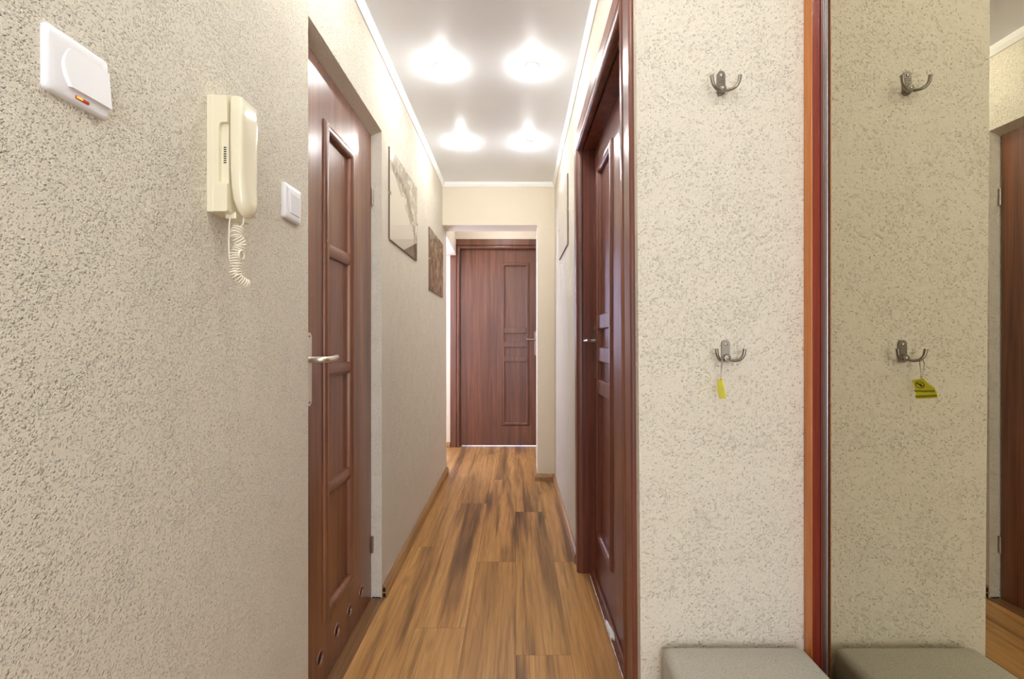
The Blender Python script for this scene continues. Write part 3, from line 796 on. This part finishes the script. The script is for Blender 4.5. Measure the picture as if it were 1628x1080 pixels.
# ------------------------------------------------------------------ coat hooks and key tag
def coat_hook(xc, zt, zbt, label):
    t = empty('coat_hook', (xc, YN, (zt + zbt) / 2), label, 'coat hook', 'double coat hooks beside the wardrobe')
    bm = bmesh.new(); hw = 0.0095; n = 8; h = zt - zbt
    out = [(xc + hw * math.cos(PI * k / n), zt - hw + hw * math.sin(PI * k / n)) for k in range(n + 1)]
    out += [(xc - hw * math.cos(PI * k / n), zbt + hw - hw * math.sin(PI * k / n)) for k in range(n + 1)]
    plate_with_holes(bm, out, [], 0.006, lambda u, v, z: (u, YN - 0.006 - v, z))
    for k in range(5):
        zz = zbt + h * (0.36 + 0.075 * k)
        box(bm, xc - 0.007, xc + 0.007, YN - 0.0070, YN - 0.0055, zz, zz + 0.0024)
    link('plate', bm, M_hook, t)
    zh = zbt + 0.012
    bm = bmesh.new(); lathe(bm, [(0.0092, 0.0), (0.0092, -0.008), (0.0075, -0.011), (0.0001, -0.0115)], (xc, YN - 0.005, zh), 'Y', 24); link('hub', bm, M_hook, t, smooth=True)
    for zz, yy in ((zt - 0.0105, -0.006), (zh, -0.0162)):
        bm = bmesh.new(); lathe(bm, [(0.0040, 0.002), (0.0040, -0.0012), (0.0022, -0.0026), (0.0001, -0.0028)], (xc, YN + yy, zz), 'Y', 14); link('screw', bm, M_steel, t, smooth=True)
    for s_ in (-1, 1):
        bm = bmesh.new()
        pts = spline([(xc + s_ * 0.004, YN - 0.010, zh - 0.003), (xc + s_ * 0.012, YN - 0.017, zh - 0.0065), (xc + s_ * 0.023, YN - 0.0245, zh - 0.004), (xc + s_ * 0.0305, YN - 0.0285, zh + 0.006), (xc + s_ * 0.0335, YN - 0.0295, zh + 0.022)], 8)
        rs = [0.0030 + 0.0012 * (i / len(pts)) for i in range(len(pts))]
        tube(bm, pts, rs, 12); link('arm', bm, M_hook, t, smooth=True)
coat_hook(0.4975, CZ + 0.648, CZ + 0.590, 'upper double metal coat hook on the plaster wall beside the wardrobe')
coat_hook(0.5085, CZ + 0.0005, CZ - 0.0545, 'lower double metal coat hook, the one holding the yellow key tag')

tx, ty = 0.4865, 1.0775
t = empty('key_tag', (tx, ty, CZ - 0.14), 'yellow plastic key tag on a ball chain hanging from the lower coat hook', 'key tag')
bm = bmesh.new()
def bead(bm, p, r):
    bmesh.ops.create_uvsphere(bm, u_segments=8, v_segments=6, radius=r, matrix=Matrix.Translation(p))
ch = spline([(tx - 0.001, ty + 0.004, CZ - 0.093), (tx, ty + 0.004, CZ - 0.070), (tx + 0.001, ty + 0.005, CZ - 0.053), (tx + 0.0005, ty + 0.0005, CZ - 0.0440), (tx - 0.0005, ty - 0.0045, CZ - 0.053), (tx - 0.0015, ty - 0.002, CZ - 0.070), (tx - 0.001, ty + 0.0035, CZ - 0.093)], 7)
for i, q in enumerate(ch): bead(bm, q, 0.0012)
link('ball_chain', bm, M_steel, t, smooth='all')
out = [(0, -0.096), (-0.0215, -0.0895), (-0.029, -0.1025), (-0.0372, -0.1085), (-0.044, -0.131), (-0.0085, -0.1405)]
yA = 1.1035
bm = bmesh.new()
def TT(dy, dz, side):      # the plastic is bent and slightly turned
    y = yA + dy * 1.38
    x = tx + 0.0035 * math.sin((dz + 0.09) * 60) + (dy + 0.02) * 0.14
    return (x + side * 0.0006, y, CZ + dz)
sub = []
P2 = out
for i in range(len(P2)):
    a, b = P2[i], P2[(i + 1) % len(P2)]
    for k in range(4): sub.append((a[0] + (b[0] - a[0]) * k / 4, a[1] + (b[1] - a[1]) * k / 4))
cen = (sum(q[0] for q in P2) / 6, sum(q[1] for q in P2) / 6)
lay = {}
for side in (-1, 1):
    rgs = []
    for f_ in (1.0, 0.66, 0.33):
        rgs.append([bm.verts.new(TT(cen[0] + (q[0] - cen[0]) * f_, cen[1] + (q[1] - cen[1]) * f_, side)) for q in sub])
    cv = bm.verts.new(TT(cen[0], cen[1], side))
    m = len(sub)
    for a, b in zip(rgs, rgs[1:]):
        for k in range(m): bm.faces.new((a[k], a[(k + 1) % m], b[(k + 1) % m], b[k]))
    for k in range(m): bm.faces.new((rgs[-1][k], rgs[-1][(k + 1) % m], cv))
    lay[side] = rgs[0]
for k in range(m): bm.faces.new((lay[-1][k], lay[-1][(k + 1) % m], lay[1][(k + 1) % m], lay[1][k]))
M_yel = simple('yellow_plastic', rgb(236, 232, 30), 0.35)
link('tag', bm, M_yel, t, smooth=True)
M_olive = simple('tag_print', rgb(64, 60, 14), 0.5)
M_stripe = simple('tag_stripe', rgb(150, 146, 20), 0.5)
def strip(bm, pts, w, side=1, lift=0.0003):
    """flat printed line following the bent tag"""
    for a, b in zip(pts, pts[1:]):
        d_ = Vector((b[0] - a[0], b[1] - a[1])); nn = Vector((-d_.y, d_.x)).normalized() * w / 2
        q = [(a[0] + nn.x, a[1] + nn.y), (b[0] + nn.x, b[1] + nn.y), (b[0] - nn.x, b[1] - nn.y), (a[0] - nn.x, a[1] - nn.y)]
        lo_ = [Vector(TT(u, v, side)) + Vector((side * lift * 0.3, 0, 0)) for u, v in q]
        hi_ = [p_ + Vector((side * lift, 0, 0)) for p_ in lo_]
        lv = [bm.verts.new(p_) for p_ in lo_]; hv = [bm.verts.new(p_) for p_ in hi_]
        bm.faces.new(hv); bm.faces.new(lv)
        for k in range(4): bm.faces.new((lv[k], lv[(k + 1) % 4], hv[(k + 1) % 4], hv[k]))
bm = bmesh.new()
ec = (-0.0135, -0.1055)
strip(bm, [(ec[0] + 0.0075 * math.cos(2 * PI * k / 24), ec[1] + 0.0078 * math.sin(2 * PI * k / 24)) for k in range(25)], 0.0013)
strip(bm, [(ec[0] + 0.0050, ec[1] + 0.0030), (ec[0] + 0.001, ec[1] + 0.0012), (ec[0] - 0.0045, ec[1] - 0.0035)], 0.0034)
strip(bm, [(ec[0] - 0.002, ec[1] + 0.003), (ec[0] - 0.0005, ec[1] - 0.0040)], 0.0018)
props(link('emblem', bm, M_olive, t), 'dark round emblem')
bm = bmesh.new()
strip(bm, [(-0.0035, -0.1215), (-0.0200, -0.1200), (-0.0385, -0.1165)], 0.0042)
strip(bm, [(-0.0065, -0.1345), (-0.0230, -0.1310), (-0.0420, -0.1262)], 0.0044)
props(link('stripe', bm, M_stripe, t), 'two darker olive stripes')

# ------------------------------------------------------------------ wardrobe with sliding mirror door
t = empty('wardrobe', (1.03, 0.2, 0), 'built-in wardrobe with orange edged side panel and a tall bronze tinted sliding mirror door', 'wardrobe')
boxes('edge_band', M_orange, t, [(0.6985, 0.7010, 1.0795, YN - 0.0005, 0, HC - 0.038)], bevel=0.0007)
boxes('side_panel', M_red, t, [(0.7010, 1.30, 1.081, YN - 0.0005, 0, HC - 0.038)])
boxes('side_panel', M_red, t, [(0.7010, 1.30, -1.20, -1.172, 0, HC - 0.038)])
boxes('top_rail', M_alu, t, [(0.7135, 0.80, -1.17, 1.0805, HC - 0.085, HC - 0.038)])
boxes('bottom_rail', M_alu, t, [(0.7135, 0.80, -1.17, 1.0805, 0, 0.014)])
dr = boxes('sliding_door', M_alu, t, [(0.7195, 0.742, 1.0560, 1.0790, 0.016, HC - 0.087), (0.7160, 0.742, 0.075, 0.095, 0.016, HC - 0.087), (0.7160, 0.742, 0.095, 1.0585, 0.016, 0.060), (0.7160, 0.742, 0.095, 1.0585, HC - 0.12, HC - 0.087)], bevel=0.001)
boxes('mirror', M_mirror, dr, [(XM, XM + 0.006, 0.098, 1.0560, 0.060, HC - 0.12)])
bm = bmesh.new()
for k in (0, 1): box(bm, 0.7188, 0.7197, 1.0625 + 0.006 * k, 1.0655 + 0.006 * k, 0.02, HC - 0.09)
link('handle_groove', bm, M_steel, dr)
boxes('seal', M_rubber, dr, [(0.7203, XM + 0.002, 1.0540, 1.0560, 0.060, HC - 0.12)])
dr = boxes('sliding_door', M_alu, t, [(0.7480, 0.774, 0.09, 0.11, 0.016, HC - 0.087), (0.7480, 0.774, -1.16, -1.14, 0.016, HC - 0.087), (0.7480, 0.774, -1.14, 0.09, 0.016, 0.06), (0.7480, 0.774, -1.14, 0.09, HC - 0.12, HC - 0.087)])
boxes('mirror', M_mirror, dr, [(0.7535, 0.7595, -1.138, 0.089, 0.060, HC - 0.12)])

# ------------------------------------------------------------------ pouffe
t = empty('pouffe', (0.522, 0.92, 0), 'grey fabric upholstered pouffe standing below the coat hooks against the wardrobe', 'pouffe')
def soft_box(x0, x1, y0, y1, z0, z1, bev, puff_t=0.0, puff_s=0.0):
    bm = bmesh.new(); box(bm, x0, x1, y0, y1, z0, z1, bevel=bev, seg=5)
    big = [f for f in bm.faces if f.calc_area() > 0.01]
    es = list({e for e in bm.edges if e.calc_length() > 0.1})
    bmesh.ops.subdivide_edges(bm, edges=es, cuts=9, use_grid_fill=True)
    cx, cy, cz = (x0 + x1) / 2, (y0 + y1) / 2, (z0 + z1) / 2; hx, hy, hz = (x1 - x0) / 2, (y1 - y0) / 2, (z1 - z0) / 2
    for v in bm.verts:
        a, b, c = (v.co.x - cx) / hx, (v.co.y - cy) / hy, (v.co.z - cz) / hz
        if c > 0.5: v.co.z += puff_t * max(0, 1 - a * a) * max(0, 1 - b * b)
        v.co.x += puff_s * a * max(0, 1 - b * b) * max(0, 1 - c * c); v.co.y += puff_s * b * max(0, 1 - a * a) * max(0, 1 - c * c)
    return bm
link('body', soft_box(0.353, 0.6835, 0.715, 1.092, 0.03, 0.262, 0.012), M_fabric, t, smooth='all')
link('cushion', soft_box(0.3495, 0.6870, 0.711, 1.096, 0.262, 0.3640, 0.020, puff_t=0.0045, puff_s=0.001), M_fabric, t, smooth='all')
for x in (0.385, 0.652):
    for y in (0.75, 1.06):
        bm = bmesh.new(); lathe(bm, [(0.016, 0), (0.018, 0.032)], (x, y, 0), 'Z', 16); link('foot', bm, M_dark, t)
